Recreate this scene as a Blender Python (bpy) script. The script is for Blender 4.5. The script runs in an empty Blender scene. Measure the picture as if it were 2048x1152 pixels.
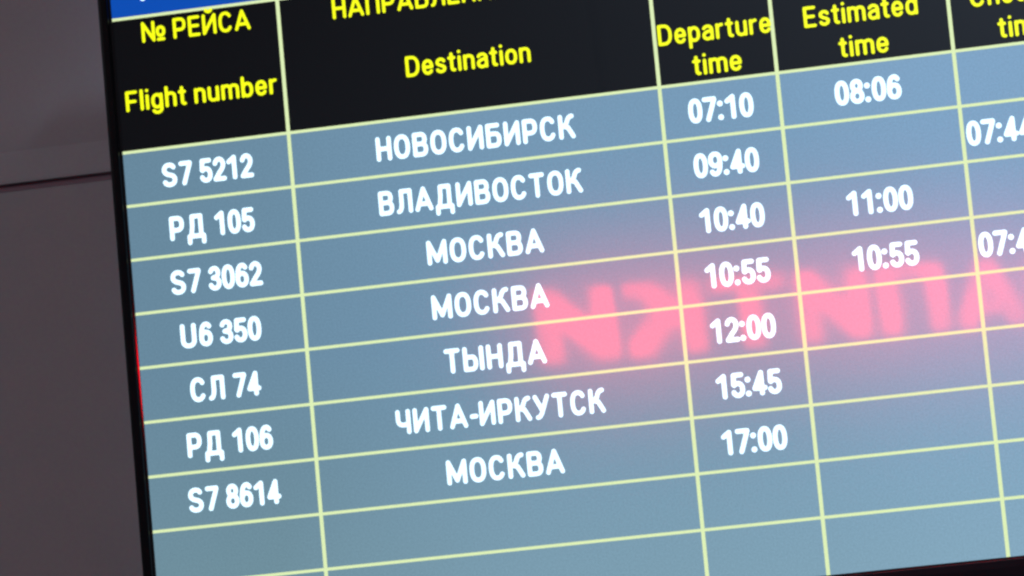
import bpy, math, random
import numpy as np
from mathutils import Matrix, Vector
random.seed(4)
sc = bpy.context.scene
C = sc.collection

# ------------------------------------------------------------------ camera
S = 0.06                    # metres per table row
Z0 = 2.40                   # height of the line under the header row
FPX = 7985.37
ROTV = (-0.12642, 0.17101, -0.10302)
TV = (-7.15755, -2.4766, 73.42452)

def rotm(w):
    th = math.sqrt(sum(c*c for c in w)); k = [c/th for c in w]
    K = np.array([[0, -k[2], k[1]], [k[2], 0, -k[0]], [-k[1], k[0], 0]])
    return np.eye(3) + math.sin(th)*K + (1-math.cos(th))*(K@K)

RC = rotm(ROTV); TC = np.array(TV)

def W(u, v, w=0.0):         # table units (right, down, into the wall) to world metres
    return Vector((u*S, w*S, Z0 - v*S))

def wd(a):                  # a direction in the same way
    return Vector((a[0], a[2], -a[1]))

cpos = -RC.T @ TC
cam = bpy.data.cameras.new('camera'); cob = bpy.data.objects.new('camera', cam); C.objects.link(cob)
cx, cy, cz = wd(RC[0]), -wd(RC[1]), -wd(RC[2])
M = Matrix(((cx.x, cy.x, cz.x), (cx.y, cy.y, cz.y), (cx.z, cy.z, cz.z))).to_4x4()
M.translation = W(*cpos)
cob.matrix_world = M
cam.sensor_width = 36.0; cam.lens = 36.0*FPX/2048; cam.clip_end = 200; cam.clip_start = 0.05
cam.dof.use_dof = True; cam.dof.focus_distance = 3.58; cam.dof.aperture_fstop = 19.0
sc.camera = cob

# ------------------------------------------------------------------ world, lamps, exposure
wo = bpy.data.worlds.new('World'); sc.world = wo; wo.use_nodes = True
bg = wo.node_tree.nodes['Background']; bg.inputs[0].default_value = (0.90, 0.84, 1.0, 1); bg.inputs[1].default_value = 0.036
sc.view_settings.view_transform = 'Standard'; sc.view_settings.look = 'None'
sc.view_settings.exposure = 0; sc.view_settings.gamma = 1; sc.view_settings.use_curve_mapping = False
sc.render.resolution_x = 1024; sc.render.resolution_y = 576
try: sc.cycles.filter_width = 2.2
except Exception: pass

def area(name, loc, target, size, sizey, power, col):
    l = bpy.data.lights.new(name, 'AREA'); l.shape = 'RECTANGLE'; l.size = size; l.size_y = sizey
    l.energy = power; l.color = col
    o = bpy.data.objects.new(name, l); C.objects.link(o); o.location = loc
    o.rotation_euler = (Vector(target)-Vector(loc)).to_track_quat('-Z', 'Y').to_euler()
    return o
area('upper_fill', (-1.4, -2.6, 4.9), (0.0, 0, 2.2), 2.4, 0.6, 4, (1.0, 0.88, 0.95))  # unseen fill lamp, added to light the wall from above
hfill = area('header_fill', (1.45, -0.75, 3.75), (1.15, 0, 2.5), 0.3, 0.3, 20, (0.74, 0.88, 1.0)); hfill.data.spread = math.radians(70)  # added lamp out of view, brightens the right of the header
area('hall_fill', (-6.2, -7.5, 6.6), (0.8, 0, 2.4), 3.0, 2.0, 155, (0.95, 0.94, 1.0))  # made-up broad source far back, evens out the wall

# ------------------------------------------------------------------ materials
def mat(name):
    m = bpy.data.materials.new(name); m.use_nodes = True
    nt = m.node_tree; return m, nt, nt.nodes['Principled BSDF']

def screen_mat(name, col, strength=1.0, grain=0.05, uneven=0.0):
    m, nt, b = mat(name); N = nt.nodes; L = nt.links
    b.inputs['Base Color'].default_value = (0.010, 0.011, 0.013, 1)
    b.inputs['Roughness'].default_value = 0.6
    b.inputs['Specular IOR Level'].default_value = 0.0
    # faint wide gloss of the anti-glare film under the clear top coat
    gl = N.new('ShaderNodeBsdfAnisotropic'); gl.distribution = 'BECKMANN'; gl.inputs['Roughness'].default_value = 0.128
    gl.inputs['Color'].default_value = (0.062, 0.062, 0.062, 1)
    asd = N.new('ShaderNodeAddShader'); ou = N['Material Output'] if 'Material Output' in N else N.new('ShaderNodeOutputMaterial')
    L.new(b.outputs[0], asd.inputs[0]); L.new(gl.outputs[0], asd.inputs[1]); L.new(asd.outputs[0], ou.inputs['Surface'])
    b.inputs['Coat Weight'].default_value = 1.0
    b.inputs['Coat Roughness'].default_value = 0.028
    b.inputs['Coat IOR'].default_value = 1.45
    tc = N.new('ShaderNodeTexCoord')
    # wipe marks: the coat is slightly duller in streaks
    ns = N.new('ShaderNodeTexNoise'); ns.inputs['Scale'].default_value = 9.0; ns.inputs['Detail'].default_value = 4
    ms = N.new('ShaderNodeMapping'); ms.inputs['Scale'].default_value = (1.0, 1.0, 0.35); ms.inputs['Rotation'].default_value = (0, 0.5, 0)
    L.new(tc.outputs['Object'], ms.inputs['Vector']); L.new(ms.outputs[0], ns.inputs['Vector'])
    rs = N.new('ShaderNodeMapRange'); rs.inputs['From Min'].default_value = 0.35; rs.inputs['From Max'].default_value = 0.65
    rs.inputs['To Min'].default_value = 0.022; rs.inputs['To Max'].default_value = 0.046
    L.new(ns.outputs['Fac'], rs.inputs['Value']); L.new(rs.outputs[0], b.inputs['Coat Roughness'])
    n1 = N.new('ShaderNodeTexNoise'); n1.inputs['Scale'].default_value = 520; n1.inputs['Detail'].default_value = 3
    L.new(tc.outputs['Object'], n1.inputs['Vector'])
    r1 = N.new('ShaderNodeMapRange'); r1.inputs['From Min'].default_value = 0.25; r1.inputs['From Max'].default_value = 0.75
    r1.inputs['To Min'].default_value = strength*(1-grain); r1.inputs['To Max'].default_value = strength*(1+grain)
    L.new(n1.outputs['Fac'], r1.inputs['Value'])
    out = r1.outputs['Result']
    rgb = N.new('ShaderNodeRGB'); rgb.outputs[0].default_value = (*col, 1); cout = rgb.outputs[0]
    if uneven:              # emission colour rises to the right and towards the bottom, with broad clouding
        n2 = N.new('ShaderNodeTexNoise'); n2.inputs['Scale'].default_value = 1.7; n2.inputs['Detail'].default_value = 2
        mp = N.new('ShaderNodeMapping'); mp.inputs['Location'].default_value = (0.35, 0.0, 0.75)
        L.new(tc.outputs['Object'], mp.inputs['Vector']); L.new(mp.outputs[0], n2.inputs['Vector'])
        sx = N.new('ShaderNodeSeparateXYZ'); L.new(tc.outputs['Object'], sx.inputs[0])
        r2 = N.new('ShaderNodeMapRange'); r2.inputs['From Min'].default_value = 0.0; r2.inputs['From Max'].default_value = 1.0
        r2.inputs['To Min'].default_value = 0.0; r2.inputs['To Max'].default_value = 1.0
        L.new(sx.outputs['X'], r2.inputs['Value'])
        ad = N.new('ShaderNodeMath'); ad.operation = 'MULTIPLY_ADD'; ad.inputs[1].default_value = uneven; 
        L.new(n2.outputs['Fac'], ad.inputs[0]); L.new(r2.outputs['Result'], ad.inputs[2])
        mx = N.new('ShaderNodeMix'); mx.data_type = 'RGBA'
        mx.inputs[6].default_value = (0.138, 0.252, 0.345, 1); mx.inputs[7].default_value = (0.205, 0.365, 0.555, 1)
        sub = N.new('ShaderNodeMath'); sub.operation = 'SUBTRACT'; sub.inputs[1].default_value = uneven*0.5; sub.use_clamp = True
        L.new(ad.outputs[0], sub.inputs[0]); L.new(sub.outputs[0], mx.inputs[0])
        r3 = N.new('ShaderNodeMapRange'); r3.inputs['From Min'].default_value = 2.15; r3.inputs['From Max'].default_value = 1.85
        r3.inputs['To Max'].default_value = 1.0
        L.new(sx.outputs['Z'], r3.inputs['Value'])
        m3 = N.new('ShaderNodeMix'); m3.data_type = 'RGBA'; m3.blend_type = 'MULTIPLY'; m3.clamp_result = False; m3.inputs[7].default_value = (1.20, 1.14, 0.99, 1)
        L.new(r3.outputs[0], m3.inputs[0]); L.new(mx.outputs[2], m3.inputs[6]); cout = m3.outputs[2]
    L.new(cout, b.inputs['Emission Color']); L.new(out, b.inputs['Emission Strength'])
    return m

M_ROW = screen_mat('lcd_slate_blue', (0.15, 0.28, 0.38), 1.0, 0.11, 0.75)
M_HEAD = screen_mat('lcd_black', (0.0002, 0.0003, 0.0006), 1.0, 0.2)
M_BLUE = screen_mat('lcd_royal_blue', (0.0, 0.075, 0.47), 1.0, 0.05)
M_LINE = screen_mat('lcd_pale_lime', (0.76, 0.91, 0.49), 1.0, 0.04)
M_WHITE = screen_mat('lcd_white', (1.12, 1.5, 1.75), 1.0, 0.02)
M_YEL = screen_mat('lcd_yellow', (1.05, 1.15, 0.006), 1.0, 0.02)

def plastic(name, col, rough, coat=0.0):
    m, nt, b = mat(name); N = nt.nodes; L = nt.links
    b.inputs['Base Color'].default_value = (*col, 1); b.inputs['Coat Weight'].default_value = coat
    b.inputs['Coat Roughness'].default_value = 0.06
    n = N.new('ShaderNodeTexNoise'); n.inputs['Scale'].default_value = 60; n.inputs['Detail'].default_value = 4
    tc = N.new('ShaderNodeTexCoord'); L.new(tc.outputs['Object'], n.inputs['Vector'])
    r = N.new('ShaderNodeMapRange'); r.inputs['To Min'].default_value = rough*0.8; r.inputs['To Max'].default_value = rough*1.25
    L.new(n.outputs['Fac'], r.inputs['Value']); L.new(r.outputs[0], b.inputs['Roughness'])
    return m
M_BEZ = plastic('bezel_black_gloss', (0.002, 0.002, 0.0035), 0.32, 0.25); M_BEZ.node_tree.nodes['Principled BSDF'].inputs['Specular IOR Level'].default_value = 0.12
M_HOUS = plastic('housing_black', (0.012, 0.012, 0.014), 0.5)
M_STEEL = plastic('bracket_steel', (0.12, 0.12, 0.13), 0.4)

M_LIP = plastic('bezel_lip_polished', (0.003, 0.003, 0.004), 0.05, 1.0); M_LIP.node_tree.nodes['Principled BSDF'].inputs['Specular IOR Level'].default_value = 0.9

def wall_mat():
    m, nt, b = mat('grey_cladding_panel'); N = nt.nodes; L = nt.links
    tc = N.new('ShaderNodeTexCoord')
    n = N.new('ShaderNodeTexNoise'); n.inputs['Scale'].default_value = 14; n.inputs['Detail'].default_value = 5
    n2 = N.new('ShaderNodeTexNoise'); n2.inputs['Scale'].default_value = 260; n2.inputs['Detail'].default_value = 2
    L.new(tc.outputs['Object'], n.inputs['Vector']); L.new(tc.outputs['Object'], n2.inputs['Vector'])
    cr = N.new('ShaderNodeMix'); cr.data_type = 'RGBA'
    cr.inputs[6].default_value = (0.365, 0.345, 0.380, 1); cr.inputs[7].default_value = (0.410, 0.370, 0.405, 1)
    L.new(n.outputs['Fac'], cr.inputs[0])
    c2 = N.new('ShaderNodeMix'); c2.data_type = 'RGBA'; c2.blend_type = 'MULTIPLY'; c2.inputs[0].default_value = 0.16
    L.new(cr.outputs[2], c2.inputs[6]); L.new(n2.outputs['Color'], c2.inputs[7])
    L.new(c2.outputs[2], b.inputs['Base Color'])
    b.inputs['Roughness'].default_value = 0.55
    bp = N.new('ShaderNodeBump'); bp.inputs['Strength'].default_value = 0.08; bp.inputs['Distance'].default_value = 0.001
    L.new(n2.outputs['Fac'], bp.inputs['Height']); L.new(bp.outputs[0], b.inputs['Normal'])
    return m
M_WALL = wall_mat()
M_GAP = plastic('joint_dark', (0.26, 0.17, 0.21), 0.8)

# ------------------------------------------------------------------ helpers
def link(name, verts, faces, m, parent=None, label=None):
    me = bpy.data.meshes.new(name); me.from_pydata([tuple(v) for v in verts], [], faces); me.update()
    me.materials.append(m)
    o = bpy.data.objects.new(name, me); C.objects.link(o)
    if parent: o.parent = parent
    if label: o['label'] = label
    return o

class MB:
    def __init__(s): s.v = []; s.f = []
    def quad(s, a, b, c, d):
        n = len(s.v); s.v += [a, b, c, d]; s.f.append((n, n+1, n+2, n+3))
    def box(s, x0, x1, y0, y1, z0, z1):
        n = len(s.v)
        s.v += [(x, y, z) for x in (x0, x1) for y in (y0, y1) for z in (z0, z1)]
        s.f += [tuple(n+i for i in q) for q in ((0,1,3,2),(4,6,7,5),(0,4,5,1),(2,3,7,6),(0,2,6,4),(1,5,7,3))]
    def build(s, name, m, parent=None, label=None): return link(name, s.v, s.f, m, parent, label)

def sheet(name, u0, u1, v0, v1, lift, m, parent=None, label=None):   # flat lit area of the picture on the screen
    a, b, c, d = W(u0, v1), W(u1, v1), W(u1, v0), W(u0, v0)
    vs = [(p.x, -lift, p.z) for p in (a, b, c, d)]
    return link(name, vs, [(0, 1, 2, 3)], m, parent, label)

# ------------------------------------------------------------------ stroke font
def arc(cx, cy, rx, ry, a0, a1, n=22, p=2.35):
    out = []
    for i in range(n+1):
        a = math.radians(a0+(a1-a0)*i/n); c, s = math.cos(a), math.sin(a)
        out.append((cx+rx*math.copysign(abs(c)**(2/p), c), cy+ry*math.copysign(abs(s)**(2/p), s)))
    return out
def bez(p0, p1, p2, n=10):
    return [tuple((1-t)**2*a+2*t*(1-t)*b+t*t*c for a, b, c in zip(p0, p1, p2)) for t in [i/n for i in range(n+1)]]

def glyph(ch, s):
    """centre lines of a letter for stroke width s; cap height 1. returns (strokes, width, advance)"""
    h = s/2; B = h; T = 1-h; g = 0.115
    def LR(w): return h, w-h
    if ch == ' ': return [], 0.0, 0.27
    if ch == ':':
        return [[(h*1.05, 0.70-h*0.2), (h*1.05, 0.705-h*0.2)], [(h*1.05, B+0.03), (h*1.05, B+0.035)]], s*1.05, s*1.05+0.07
    if ch == '-': return [[(h, 0.42), (0.36-h, 0.42)]], 0.36, 0.41
    caps = {
     'Н': 0.66, 'О': 0.68, 'O': 0.68, 'В': 0.65, 'С': 0.67, 'C': 0.67, 'И': 0.68, 'Й': 0.68, 'Б': 0.65, 'Р': 0.63, 'К': 0.68,
     'Л': 0.69, 'А': 0.75, 'Д': 0.80, 'Т': 0.66, 'Ы': 0.86, 'П': 0.67, 'М': 0.84, 'Ч': 0.63, 'У': 0.68, 'Е': 0.58, 'E': 0.58,
     'D': 0.66, 'F': 0.56, 'S': 0.64, 'U': 0.66, '№': 1.16, 'Г': 0.55}
    w = caps.get(ch)
    if w:
        L, R = LR(w); m = 0.5
        if ch == 'Н': st = [[(L,B),(L,T)], [(R,B),(R,T)], [(L,m),(R,m)]]
        elif ch in 'ОO': st = [arc(w/2, .5, R-w/2, T-.5, 0, 360, 40)]
        elif ch == 'В':
            mid = 0.52; r1 = R-0.03
            st = [[(L,B),(L,T)], [(L,T),(r1-.17,T)]+arc(r1-.17,(T+mid)/2,.17,(T-mid)/2,90,-90,14)+[(L,mid)],
                  [(L,mid),(R-.19,mid)]+arc(R-.19,(mid+B)/2,.19,(mid-B)/2,90,-90,14)+[(L,B)]]
        elif ch in 'СC': st = [arc(w/2, .5, R-w/2, T-.5, 38, 322, 36)]
        elif ch in 'ИЙ':
            st = [[(L,T),(L,B)], [(R,T),(R,B)], [(L,B),(R,T)]]
            if ch == 'Й': st.append(arc(w/2, 1.22, .13, .12, 200, 340, 12, 2))
        elif ch == 'Б':
            mid = 0.57
            st = [[(L,B),(L,T),(R-.05,T)], [(L,mid),(R-.19,mid)]+arc(R-.19,(mid+B)/2,.19,(mid-B)/2,90,-90,14)+[(L,B)]]
        elif ch == 'Р':
            mid = 0.42
            st = [[(L,B),(L,T)], [(L,T),(R-.2,T)]+arc(R-.2,(T+mid)/2,.2,(T-mid)/2,90,-90,16)+[(L,mid)]]
        elif ch == 'К':
            st = [[(L,B),(L,T)], bez((R,T),(R-.16,T),(R-.22,.68),6)+bez((R-.22,.68),(R-.30,.50),(L,.50),6), [(L+.12,.52),(R-.19,.46),(R+.01,B)]]
        elif ch == 'Л':
            x1 = L+.13
            st = [[(R,B),(R,T),(x1,T)], [(x1,T),(x1,.42)]+bez((x1,.42),(x1-.01,B+.02),(L-.01,B),8)]
        elif ch == 'А': st = [[(L-.01,B),(w/2,T),(R+.01,B)], [(L+.11,.30),(R-.11,.30)]]
        elif ch == 'Д':
            st = [[(L,-.155),(L,B),(R,B),(R,-.155)], [(R-.10,B),(R-.10,T),(L+.15,T)], [(L+.15,T),(L+.14,.5),(L+.08,B)]]
        elif ch == 'Т': st = [[(L,T),(R,T)], [(w/2,T),(w/2,B)]]
        elif ch == 'Ы':
            mid = .58; r = R-.25
            st = [[(L,T),(L,B)], [(L,mid),(r-.16,mid)]+arc(r-.16,(mid+B)/2,.16,(mid-B)/2,90,-90,12)+[(L,B)], [(R,B),(R,T)]]
        elif ch == 'П': st = [[(L,B),(L,T),(R,T),(R,B)]]
        elif ch == 'Г': st = [[(L,B),(L,T),(R,T)]]
        elif ch == 'М': st = [[(L,B),(L,T),(w/2,B+.08),(R,T),(R,B)]]
        elif ch == 'Ч': st = [[(R,B),(R,T)], [(L,T),(L,.60)]+bez((L,.60),(L,.38),(L+.24,.38),8)+[(R,.40)]]
        elif ch == 'У': st = [[(L-.01,T),(w/2+.03,.34)], [(R+.01,T),(w/2+.03,.34)]+bez((w/2+.03,.34),(w/2-.06,B),(L+.06,B),8)]
        elif ch in 'ЕE': st = [[(R,T),(L,T),(L,B),(R,B)], [(L,.51),(R-.04,.51)]]
        elif ch == 'F': st = [[(R,T),(L,T),(L,B)], [(L,.48),(R-.05,.48)]]
        elif ch == 'D': st = [[(L,T),(L,B),(w*.42,B)]+arc(w*.42,.5,R-w*.42,T-.5,-90,90,20)+[(L,T)]]
        elif ch == 'U': st = [[(L,T),(L,.34)]+arc(w/2,.34,R-w/2,.34-B,180,360,18)+[(R,T)]]
        elif ch == 'S':
            q = (T-.5)/2
            st = [arc(w/2,.5+q,R-w/2-.01,q,28,195,16,2.2)+bez((L+.01,.5+q*.9),(L+.03,.55),(w/2,.5),5)+bez((w/2,.5),(R-.01,.45),(R,.5-q*.9),5)+arc(w/2,.5-q,R-w/2,q,-5,-155,16,2.2)]
        elif ch == '№':
            w1 = .66; r = w1-h
            st = [[(L,B),(L,T),(r,B),(r,T)], arc(.93,.46,.155,.20,0,360,24), [(.80,B),(1.06,B)]]
        return st, w, w+g
    if ch in '0123456789':
        w = 0.56; L, R = LR(w); c = w/2; rx = R-c
        if ch == '0': st = [arc(c,.5,rx,T-.5,0,360,36,2.3)]
        elif ch == '1': st = [[(c+.06,B),(c+.06,T),(L+.02,.74)]]
        elif ch == '2': st = [arc(c,T-.22,rx-.01,.22,165,0,16,2)+bez((R-.01,T-.22),(R-.02,.52),(c,.36),6)+[(L,B),(R+.01,B)]]
        elif ch == '3':
            st = [arc(c,T-.185,rx-.02,.185,160,-90,18,2.1)+[(c-.06,.52)], [(c-.02,T-.37)]+arc(c,B+.205,rx,.205,90,-160,18,2.1)]
        elif ch == '4': st = [[(R-.10,B),(R-.10,T),(L-.01,.30),(R+.02,.30)]]
        elif ch == '5': st = [[(R-.02,T),(L+.05,T),(L+.03,.53)]+arc(c,.335,rx,.335-B,135,-155,20,2.2)]
        elif ch == '6': st = [arc(c,.335,rx,.335-B,0,360,26,2.2), bez((R-.03,T-.10),(R-.08,T),(c+.03,T),5)+bez((c+.03,T),(L,T),(L,.36),10)]
        elif ch == '7': st = [[(L-.01,T),(R,T),(R,T-.03),(c-.09,B)]]
        elif ch == '8': st = [arc(c,T-.185,rx-.03,.185,0,360,24,2.1), arc(c,B+.21,rx,.21,0,360,24,2.1)]
        elif ch == '9': st = [arc(c,.665,rx,.665-(1-T)-0.0-(.665-T+.335-B+h)*0,0,360,26,2.2) if False else arc(c,.665,rx,T-.665,0,360,26,2.2),
                              bez((L+.03,B+.10),(L+.08,B),(c-.03,B),5)+bez((c-.03,B),(R,B),(R,.64),10)]
        return st, w, w+0.028
    X = .745; XT = X-h; cxm = X/2
    ws = {'l': s, 'i': s, 'g': .55, 'h': .53, 't': .36, 'n': .53, 'u': .53, 'm': .83, 'b': .55, 'e': .54, 'r': .37, 's': .50,
          'a': .53, 'o': .56, 'p': .55, 'd': .55, 'c': .51, 'k': .53}
    w = ws[ch]; L, R = LR(w); c = w/2; rx = R-c; ry = XT-cxm
    ring = arc(c, cxm, rx, ry, 0, 360, 30, 2.3)
    if ch == 'l': st = [[(h,B),(h,1.02-h)]]
    elif ch == 'i': st = [[(h,B),(h,XT)], [(h,1.0-h),(h,1.005-h)]]
    elif ch == 'o': st = [ring]
    elif ch == 'd': st = [ring, [(R,B),(R,1.02-h)]]
    elif ch == 'b': st = [ring, [(L,B),(L,1.02-h)]]
    elif ch == 'p': st = [ring, [(L,-.22),(L,XT)]]
    elif ch == 'g': st = [ring, [(R,XT),(R,.02)]+arc(c,.02,rx,.20,0,-150,12,2.1)]
    elif ch == 'c': st = [arc(c,cxm,rx,ry,42,318,24,2.3)]
    elif ch == 'e': st = [arc(c,cxm,rx,ry,0,322,28,2.3), [(L,cxm),(R,cxm)]]
    elif ch == 'h': st = [[(L,B),(L,1.02-h)], arc(c,XT-.2,rx,.2,170,0,14)+[(R,B)]]
    elif ch == 'n': st = [[(L,B),(L,XT)], arc(c,XT-.2,rx,.2,170,0,14)+[(R,B)]]
    elif ch == 'u': st = [[(R,B),(R,XT)], [(L,XT),(L,B+.2)]+arc(c,B+.2,rx,.2,180,350,14)]
    elif ch == 'm':
        q = (R-L)/4
        st = [[(L,B),(L,XT)], arc(L+q,XT-.18,q,.18,170,0,12)+[(L+2*q,B)], arc(L+3*q,XT-.18,q,.18,170,0,12)+[(R,B)]]
    elif ch == 'r': st = [[(L,B),(L,XT)], arc(R+.03,XT-.2,R+.03-L,.2,175,95,10)]
    elif ch == 't': st = [[(L+.09,.93-h),(L+.09,.2)]+bez((L+.09,.2),(L+.10,B),(R,B+.01),6), [(L-.02,XT),(R,XT)]]
    elif ch == 's':
        q = ry/2
        st = [arc(c,cxm+q,rx-.01,q,20,200,14,2.1)+bez((L+.02,cxm+q*.8),(L+.06,cxm+.03),(c,cxm),4)+bez((c,cxm),(R-.02,cxm-.05),(R,cxm-q*.8),4)+arc(c,cxm-q,rx,q,-5,-160,14,2.1)]
    elif ch == 'a': st = [[(R,B),(R,XT-.17)]+arc(c,XT-.17,rx,.17,0,155,12,2.1), [(R,cxm+.06),(c,cxm+.05)]+arc(c,B+.155,rx,.165,100,262,12,2.1)+bez((c,B),(R-.03,B),(R,B+.14),6)]
    elif ch == 'k': st = [[(L,B),(L,1.02-h)], [(R-.02,XT),(L+.06,.38)], [(L+.12,.44),(R+.01,B)]]
    return st, w, w+.10

GC = {}
def glyph_faces(ch, s, res=34, square=False):
    """outline the stroked letter with marching squares: one clean flat mesh, no overlaps"""
    key = (ch, s, square)
    if key in GC: return GC[key]
    st, w, adv = glyph(ch, s)
    if not st: GC[key] = ([], [], w, adv); return GC[key]
    P = [p for l in st for p in l]; pad = s/2+2/res
    x0 = math.floor((min(p[0] for p in P)-pad)*res)/res; x1 = max(p[0] for p in P)+pad
    y0 = math.floor((min(p[1] for p in P)-pad)*res)/res; y1 = max(p[1] for p in P)+pad
    nx = int((x1-x0)*res)+2; ny = int((y1-y0)*res)+2
    X, Y = np.meshgrid(x0+np.arange(nx)/res, y0+np.arange(ny)/res)
    D = np.full(X.shape, 9.0)
    for l in st:
        for (ax, ay), (bx, by) in zip(l[:-1], l[1:]):
            dx, dy = bx-ax, by-ay; q = dx*dx+dy*dy
            t = np.clip(((X-ax)*dx+(Y-ay)*dy)/q, 0, 1) if q > 1e-12 else 0*X
            if square:      # flat cut stroke ends
                for t in np.linspace(0, 1, max(2, int(math.sqrt(q)*50))):
                    D = np.minimum(D, np.maximum(np.abs(X-ax-t*dx), np.abs(Y-ay-t*dy)))
                continue
            D = np.minimum(D, np.hypot(X-ax-t*dx, Y-ay-t*dy))
    r = s/2*(1.18 if ch == ':' else 1.0)
    F = D-r+1e-7
    vs, fs, idx = [], [], {}
    def vert(x, y):
        k = (round(x*1e5), round(y*1e5))
        if k not in idx: idx[k] = len(vs); vs.append((x, y))
        return idx[k]
    I = F < 0
    for j in range(ny-1):
        i = 0
        while i < nx-1:
            c4 = (I[j,i], I[j,i+1], I[j+1,i+1], I[j+1,i])
            if all(c4):
                k = i
                while k < nx-1 and I[j,k] and I[j,k+1] and I[j+1,k+1] and I[j+1,k]: k += 1
                fs.append((vert(X[j,i],Y[j,i]), vert(X[j,k],Y[j,k]), vert(X[j+1,k],Y[j+1,k]), vert(X[j+1,i],Y[j+1,i])))
                i = k; continue
            if any(c4):
                cor = ((j,i),(j,i+1),(j+1,i+1),(j+1,i)); poly = []
                for q in range(4):
                    a, b = cor[q], cor[(q+1) % 4]
                    if I[a]: poly.append(vert(X[a], Y[a]))
                    if I[a] != I[b]:
                        t = F[a]/(F[a]-F[b]); poly.append(vert(X[a]+t*(X[b]-X[a]), Y[a]+t*(Y[b]-Y[a])))
                pl = [p for n_, p in enumerate(poly) if p != poly[n_-1]]
                if len(set(pl)) >= 3 and len(set(pl)) == len(pl): fs.append(tuple(pl))
            i += 1
    GC[key] = (vs, fs, w, adv)
    return GC[key]

def text_geo(txt, s):
    x = 0; V = []; F = []; last = 0
    for ch in txt:
        v, f, w, adv = glyph_faces(ch, s); n = len(V)
        V += [(a+x, b) for a, b in v]; F += [tuple(n+i for i in q) for q in f]
        last = x+w; x += adv
    return V, F, last

def screen_text(name, txt, uc, base, cap, width, s, m, parent, label, left=None):
    V, F, L = text_geo(txt, s)
    kx = (width/L) if width else cap
    u0 = left if left is not None else uc-kx*L/2
    vs = [(p.x, -LIFT_T, p.z) for p in (W(u0+a*kx, base-b*cap) for a, b in V)]
    return link(name, vs, F, m, parent, label)

# ------------------------------------------------------------------ the wall behind
wall = bpy.data.objects.new('wall', None); C.objects.link(wall); wall['kind'] = 'structure'
wall.location = (0, 0.13, 0)
def profile(name, x0, x1, pts, m):         # a panel: profile (depth, height) swept along x
    n = len(pts); vs = [(x, y, z) for x in (x0, x1) for y, z in pts]
    fs = [(i, (i+1) % n, n+(i+1) % n, n+i) for i in range(n)]+[tuple(range(n))[::-1], tuple(range(n, 2*n))]
    o = link(name, vs, fs, m, wall); return o
zs = Z0-0.004*S                     # middle of the joint
gap = 0.0042
def upper(x0, x1):
    top = zs+1.9; b = zs+gap; lip = 0.56*S
    profile('wall_panel', x0, x1, [(0.030, top), (0.0, top), (0.0, b+lip+.004), (-0.0010, b+lip-.002), (-0.0062, b+.004), (-0.0064, b), (0.030, b)], M_WALL)
def lower(x0, x1):
    t = zs-gap
    profile('wall_panel', x0, x1, [(0.030, t), (-0.000, t), (-0.0012, t-.0012), (-0.0012, 0.02), (0.030, 0.02)], M_WALL)
for x0 in (-2.2, 0.30, 2.80):
    upper(x0+.002, x0+2.498); lower(x0+.002, x0+2.498)
bk = MB(); bk.box(-2.2, 5.3, 0.0305, 0.06, 0.0, zs+1.9); bk.box(-2.2, 5.3, -0.0004, 0.0304, zs-gap+.0002, zs+gap-.0002); bk.build('wall_backing', M_GAP, wall)

# ------------------------------------------------------------------ the display
disp = bpy.data.objects.new('flight_information_display', None); C.objects.link(disp)
disp['label'] = 'wall mounted black framed screen showing a flight departures table in Russian and English'
disp['category'] = 'screen'
U1 = 22.4; VT = -3.6; VB = 9.02
COL = [0.0, 3.138, 10.005, 12.142, 15.305, 17.84, U1]
LIFT_L = 0.0003; LIFT_T = 0.0006
# back housing and bracket
hb = MB(); a = W(0, VB); b = W(U1, VT)
hb.box(a.x+.02, b.x-.02, 0.0121, 0.055, a.z+.02, b.z-.02); hb.build('back_housing', M_HOUS, disp)
wb = MB(); wb.box(.45, .95, .056, .128, 2.05, 2.35); wb.build('wall_bracket', M_STEEL, disp)
# bezel: mitred frame swept round the screen, rounded inner lip
prof = [(0.0028, 0.0015), (0.0028, -0.0038), (0.0034, -0.0056), (0.0048, -0.0062), (0.0105, -0.0062), (0.0128, -0.0055), (0.0140, -0.0040), (0.0142, 0.0120), (0.0028, 0.0121)]
lip = [(0.0, 0.0010), (0.0, -0.00090), (0.0006, -0.00105), (0.0012, -0.00116), (0.0018, -0.00123), (0.00275, -0.00127), (0.00275, 0.0010)]
cs = [(a.x, a.z, -1, -1), (b.x, a.z, 1, -1), (b.x, b.z, 1, 1), (a.x, b.z, -1, 1)]
for k in range(4):
    p, q = cs[k], cs[(k+1) % 4]
    def swept(name, pr, m, par):
        n = len(pr)
        vs = [(c[0]+c[2]*o_, d, c[1]+c[3]*(o_ if o_ < .004 or c[3] > 0 else o_*2.2)) for c in (p, q) for o_, d in pr]
        return link(name, vs, [(i, n+i, n+(i+1) % n, (i+1) % n) for i in range(n)], m, par)
    bs = swept('bezel_side', prof, M_BEZ, disp)
    swept('inner_lip', lip, M_LIP, bs)
# picture areas
title = sheet('title_bar', 0, U1, VT, -2.5, 0, M_BLUE, disp, 'royal blue title bar above the table')
head = sheet('header_row', 0, U1, -2.5, 0, 0, M_HEAD, disp, 'black header row with yellow column titles')
rows = [sheet('table_row', 0, U1, k, (k+1 if k < 8 else VB), 0, M_ROW, disp) for k in range(9)]
# grid lines: the horizontals run through, the verticals are cut between them
lh, lv = 0.028, 0.035
hv = [-2.5]+list(range(0, 9))
for v in hv: sheet('grid_line', 0, U1, v-lh, v+lh, LIFT_L, M_LINE, disp)
for u in COL[1:-1]:
    ends = hv+[VB]
    for v0, v1 in zip(ends[:-1], ends[1:]):
        sheet('grid_line', u-lv, u+lv, v0+lh, (v1-lh if v1 < VB else VB), LIFT_L, M_LINE, disp)
def cc(i): return (COL[i]+COL[i+1])/2
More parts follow.
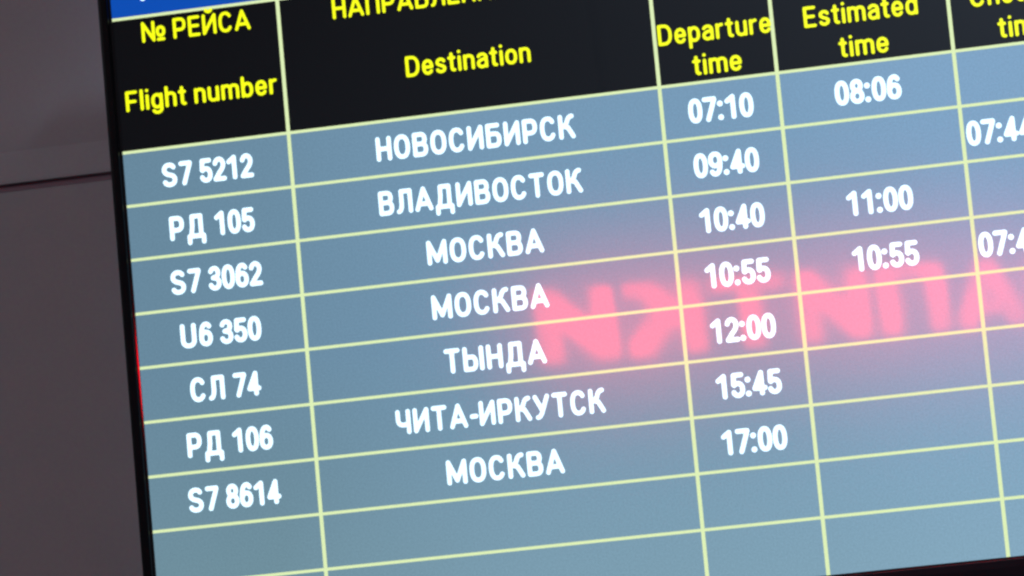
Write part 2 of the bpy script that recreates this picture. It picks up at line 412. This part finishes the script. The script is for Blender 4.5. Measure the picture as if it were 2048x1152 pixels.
# white table entries
SW = 0.192; CAP = 0.452; BASE = 0.732
fl = [('S7 5212', 1.72), ('РД 105', 1.60), ('S7 3062', 1.72), ('U6 350', 1.515), ('СЛ 74', 1.315), ('РД 106', 1.60), ('S7 8614', 1.72)]
de = [('НОВОСИБИРСК', 3.67), ('ВЛАДИВОСТОК', 3.75), ('МОСКВА', 2.14), ('МОСКВА', 2.14), ('ТЫНДА', 1.86), ('ЧИТА-ИРКУТСК', 3.82), ('МОСКВА', 2.14)]
tm = ['07:10', '09:40', '10:40', '10:55', '12:00', '15:45', '17:00']
es = ['08:06', None, '11:00', '10:55', None, None, None]
for k in range(7):
    screen_text('flight_number_text', fl[k][0], cc(0), k+BASE, CAP, fl[k][1], SW, M_WHITE, rows[k], 'white flight number '+fl[k][0])
    screen_text('destination_text', de[k][0], cc(1), k+BASE, CAP, de[k][1], SW*.97, M_WHITE, rows[k], 'white destination name '+de[k][0])
    screen_text('departure_time_text', tm[k], cc(2), k+BASE, CAP, 1.18, SW, M_WHITE, rows[k], 'white departure time '+tm[k])
    if es[k]: screen_text('estimated_time_text', es[k], cc(3), k+BASE, CAP, 1.19, SW, M_WHITE, rows[k], 'white estimated time '+es[k])
for k in (1, 3):
    screen_text('check_in_time_text', '07:44', 0, k+BASE, CAP, 1.18, SW, M_WHITE, rows[k], 'white check-in time 07:44', left=15.375)
# yellow column titles
SY = 0.157; CY = 0.388
hd = [('№ РЕЙСА', cc(0), -2.005, 2.06), ('Flight number', cc(0), -.75, 2.87), ('НАПРАВЛЕНИЕ', 4.15+3.24/2, -1.99, 3.24), ('Destination', cc(1), -.75, 2.315),
      ('Departure', 11.095, -.745, 2.055), ('time', 11.09, -.13, .885), ('Estimated', 13.735, -.745, 2.045), ('time', 13.735, -.13, .885),
      ('Check-in', 16.575, -.745, 1.77), ('time', 16.575, -.13, .885)]
for t_, u_, v_, w_ in hd:
    screen_text('column_title_text', t_, u_, v_, CY, w_, SY, M_YEL, head, 'yellow column title '+t_)
screen_text('title_text', 'Г', 0, -2.79, .5, None, .2, M_WHITE, title, 'white title lettering on the blue bar', left=.56)

# ------------------------------------------------------------------ the red sign that the screen mirrors
# pose of its mirror image, as seen in the glass; the sign itself stands on the other side of the glass plane
SY_ = (-0.1391, -0.7014, -0.1087, 1.2388, 3.3207, 7.8449, 3.2524); DIST = 170.0
RS = rotm(SY_[:3]); TS = np.array([SY_[3], SY_[4], DIST])
def mirrored(p):                       # camera coordinates of the image to world coordinates of the sign
    q = RC.T @ (p-TC); q[2] = -q[2]; return W(*q)
o0 = mirrored(TS); ex = (mirrored(TS+RS[:, 0])-o0).normalized(); ey = (mirrored(TS-RS[:, 1])-o0).normalized()
HS = SY_[6]*S; WS = SY_[5]*HS          # letter height, width of the last five letters
rx, uy = -ex, ey; nz = rx.cross(uy)
sign = bpy.data.objects.new('led_sign', None); C.objects.link(sign)
sm = Matrix(((rx.x, uy.x, nz.x), (rx.y, uy.y, nz.y), (rx.z, uy.z, nz.z))).to_4x4(); sm.translation = o0; sign.matrix_world = sm
sign['label'] = 'red illuminated letter sign facing the flight screen and mirrored in it'; sign['category'] = 'sign'

def led_mat():
    m, nt, b = mat('red_led_matrix'); N = nt.nodes; L = nt.links
    b.inputs['Base Color'].default_value = (0.02, 0.004, 0.004, 1)
    tc = N.new('ShaderNodeTexCoord'); w = N.new('ShaderNodeTexWave'); w.bands_direction = 'X'; w.inputs['Scale'].default_value = 38.0
    L.new(tc.outputs['Object'], w.inputs['Vector'])
    r = N.new('ShaderNodeMapRange'); r.inputs['To Min'].default_value = 0.55; r.inputs['To Max'].default_value = 1.25
    L.new(w.outputs['Fac'], r.inputs['Value'])
    nz_ = N.new('ShaderNodeTexNoise'); nz_.inputs['Scale'].default_value = 7.0; L.new(tc.outputs['Object'], nz_.inputs['Vector'])
    r2 = N.new('ShaderNodeMapRange'); r2.inputs['From Min'].default_value = 0.3; r2.inputs['From Max'].default_value = 0.7
    r2.inputs['To Min'].default_value = 14.0; r2.inputs['To Max'].default_value = 27.0; L.new(nz_.outputs['Fac'], r2.inputs['Value'])
    mu = N.new('ShaderNodeMath'); mu.operation = 'MULTIPLY'; L.new(r.outputs[0], mu.inputs[0]); L.new(r2.outputs[0], mu.inputs[1])
    L.new(mu.outputs[0], b.inputs['Emission Strength'])
    b.inputs['Emission Color'].default_value = (1.0, 0.0, 0.010, 1)
    return m
M_LED = led_mat()
word = 'НАПИТКИ'; s_ = 0.20
pitch = WS/4.90
x = 0.0
for i, ch in enumerate(word):
    v, f, w_, adv = glyph_faces(ch, s_, 30, True)
    lw = pitch*0.885; x1 = -(len(word)-1-i)*pitch; kx = lw/w_
    link('letter', [(x1-lw+p*kx, q*HS, 0.004) for p, q in v], f, M_LED, sign)
hm = MB(); hm.box(-7.4*pitch, .35*pitch, -.45*HS, 1.45*HS, -.07, 0.0); hm.build('sign_box', M_HOUS, sign)
for xx in (-5.6*pitch, -1.2*pitch):
    fm = MB(); fm.box(xx-.015, xx+.015, 1.4501*HS, 1.45*HS+1.0, -.05, -.02); fm.build('hanger_rod', M_STEEL, sign)
print('camera', cob.matrix_world.translation, 'sign', o0, nz)
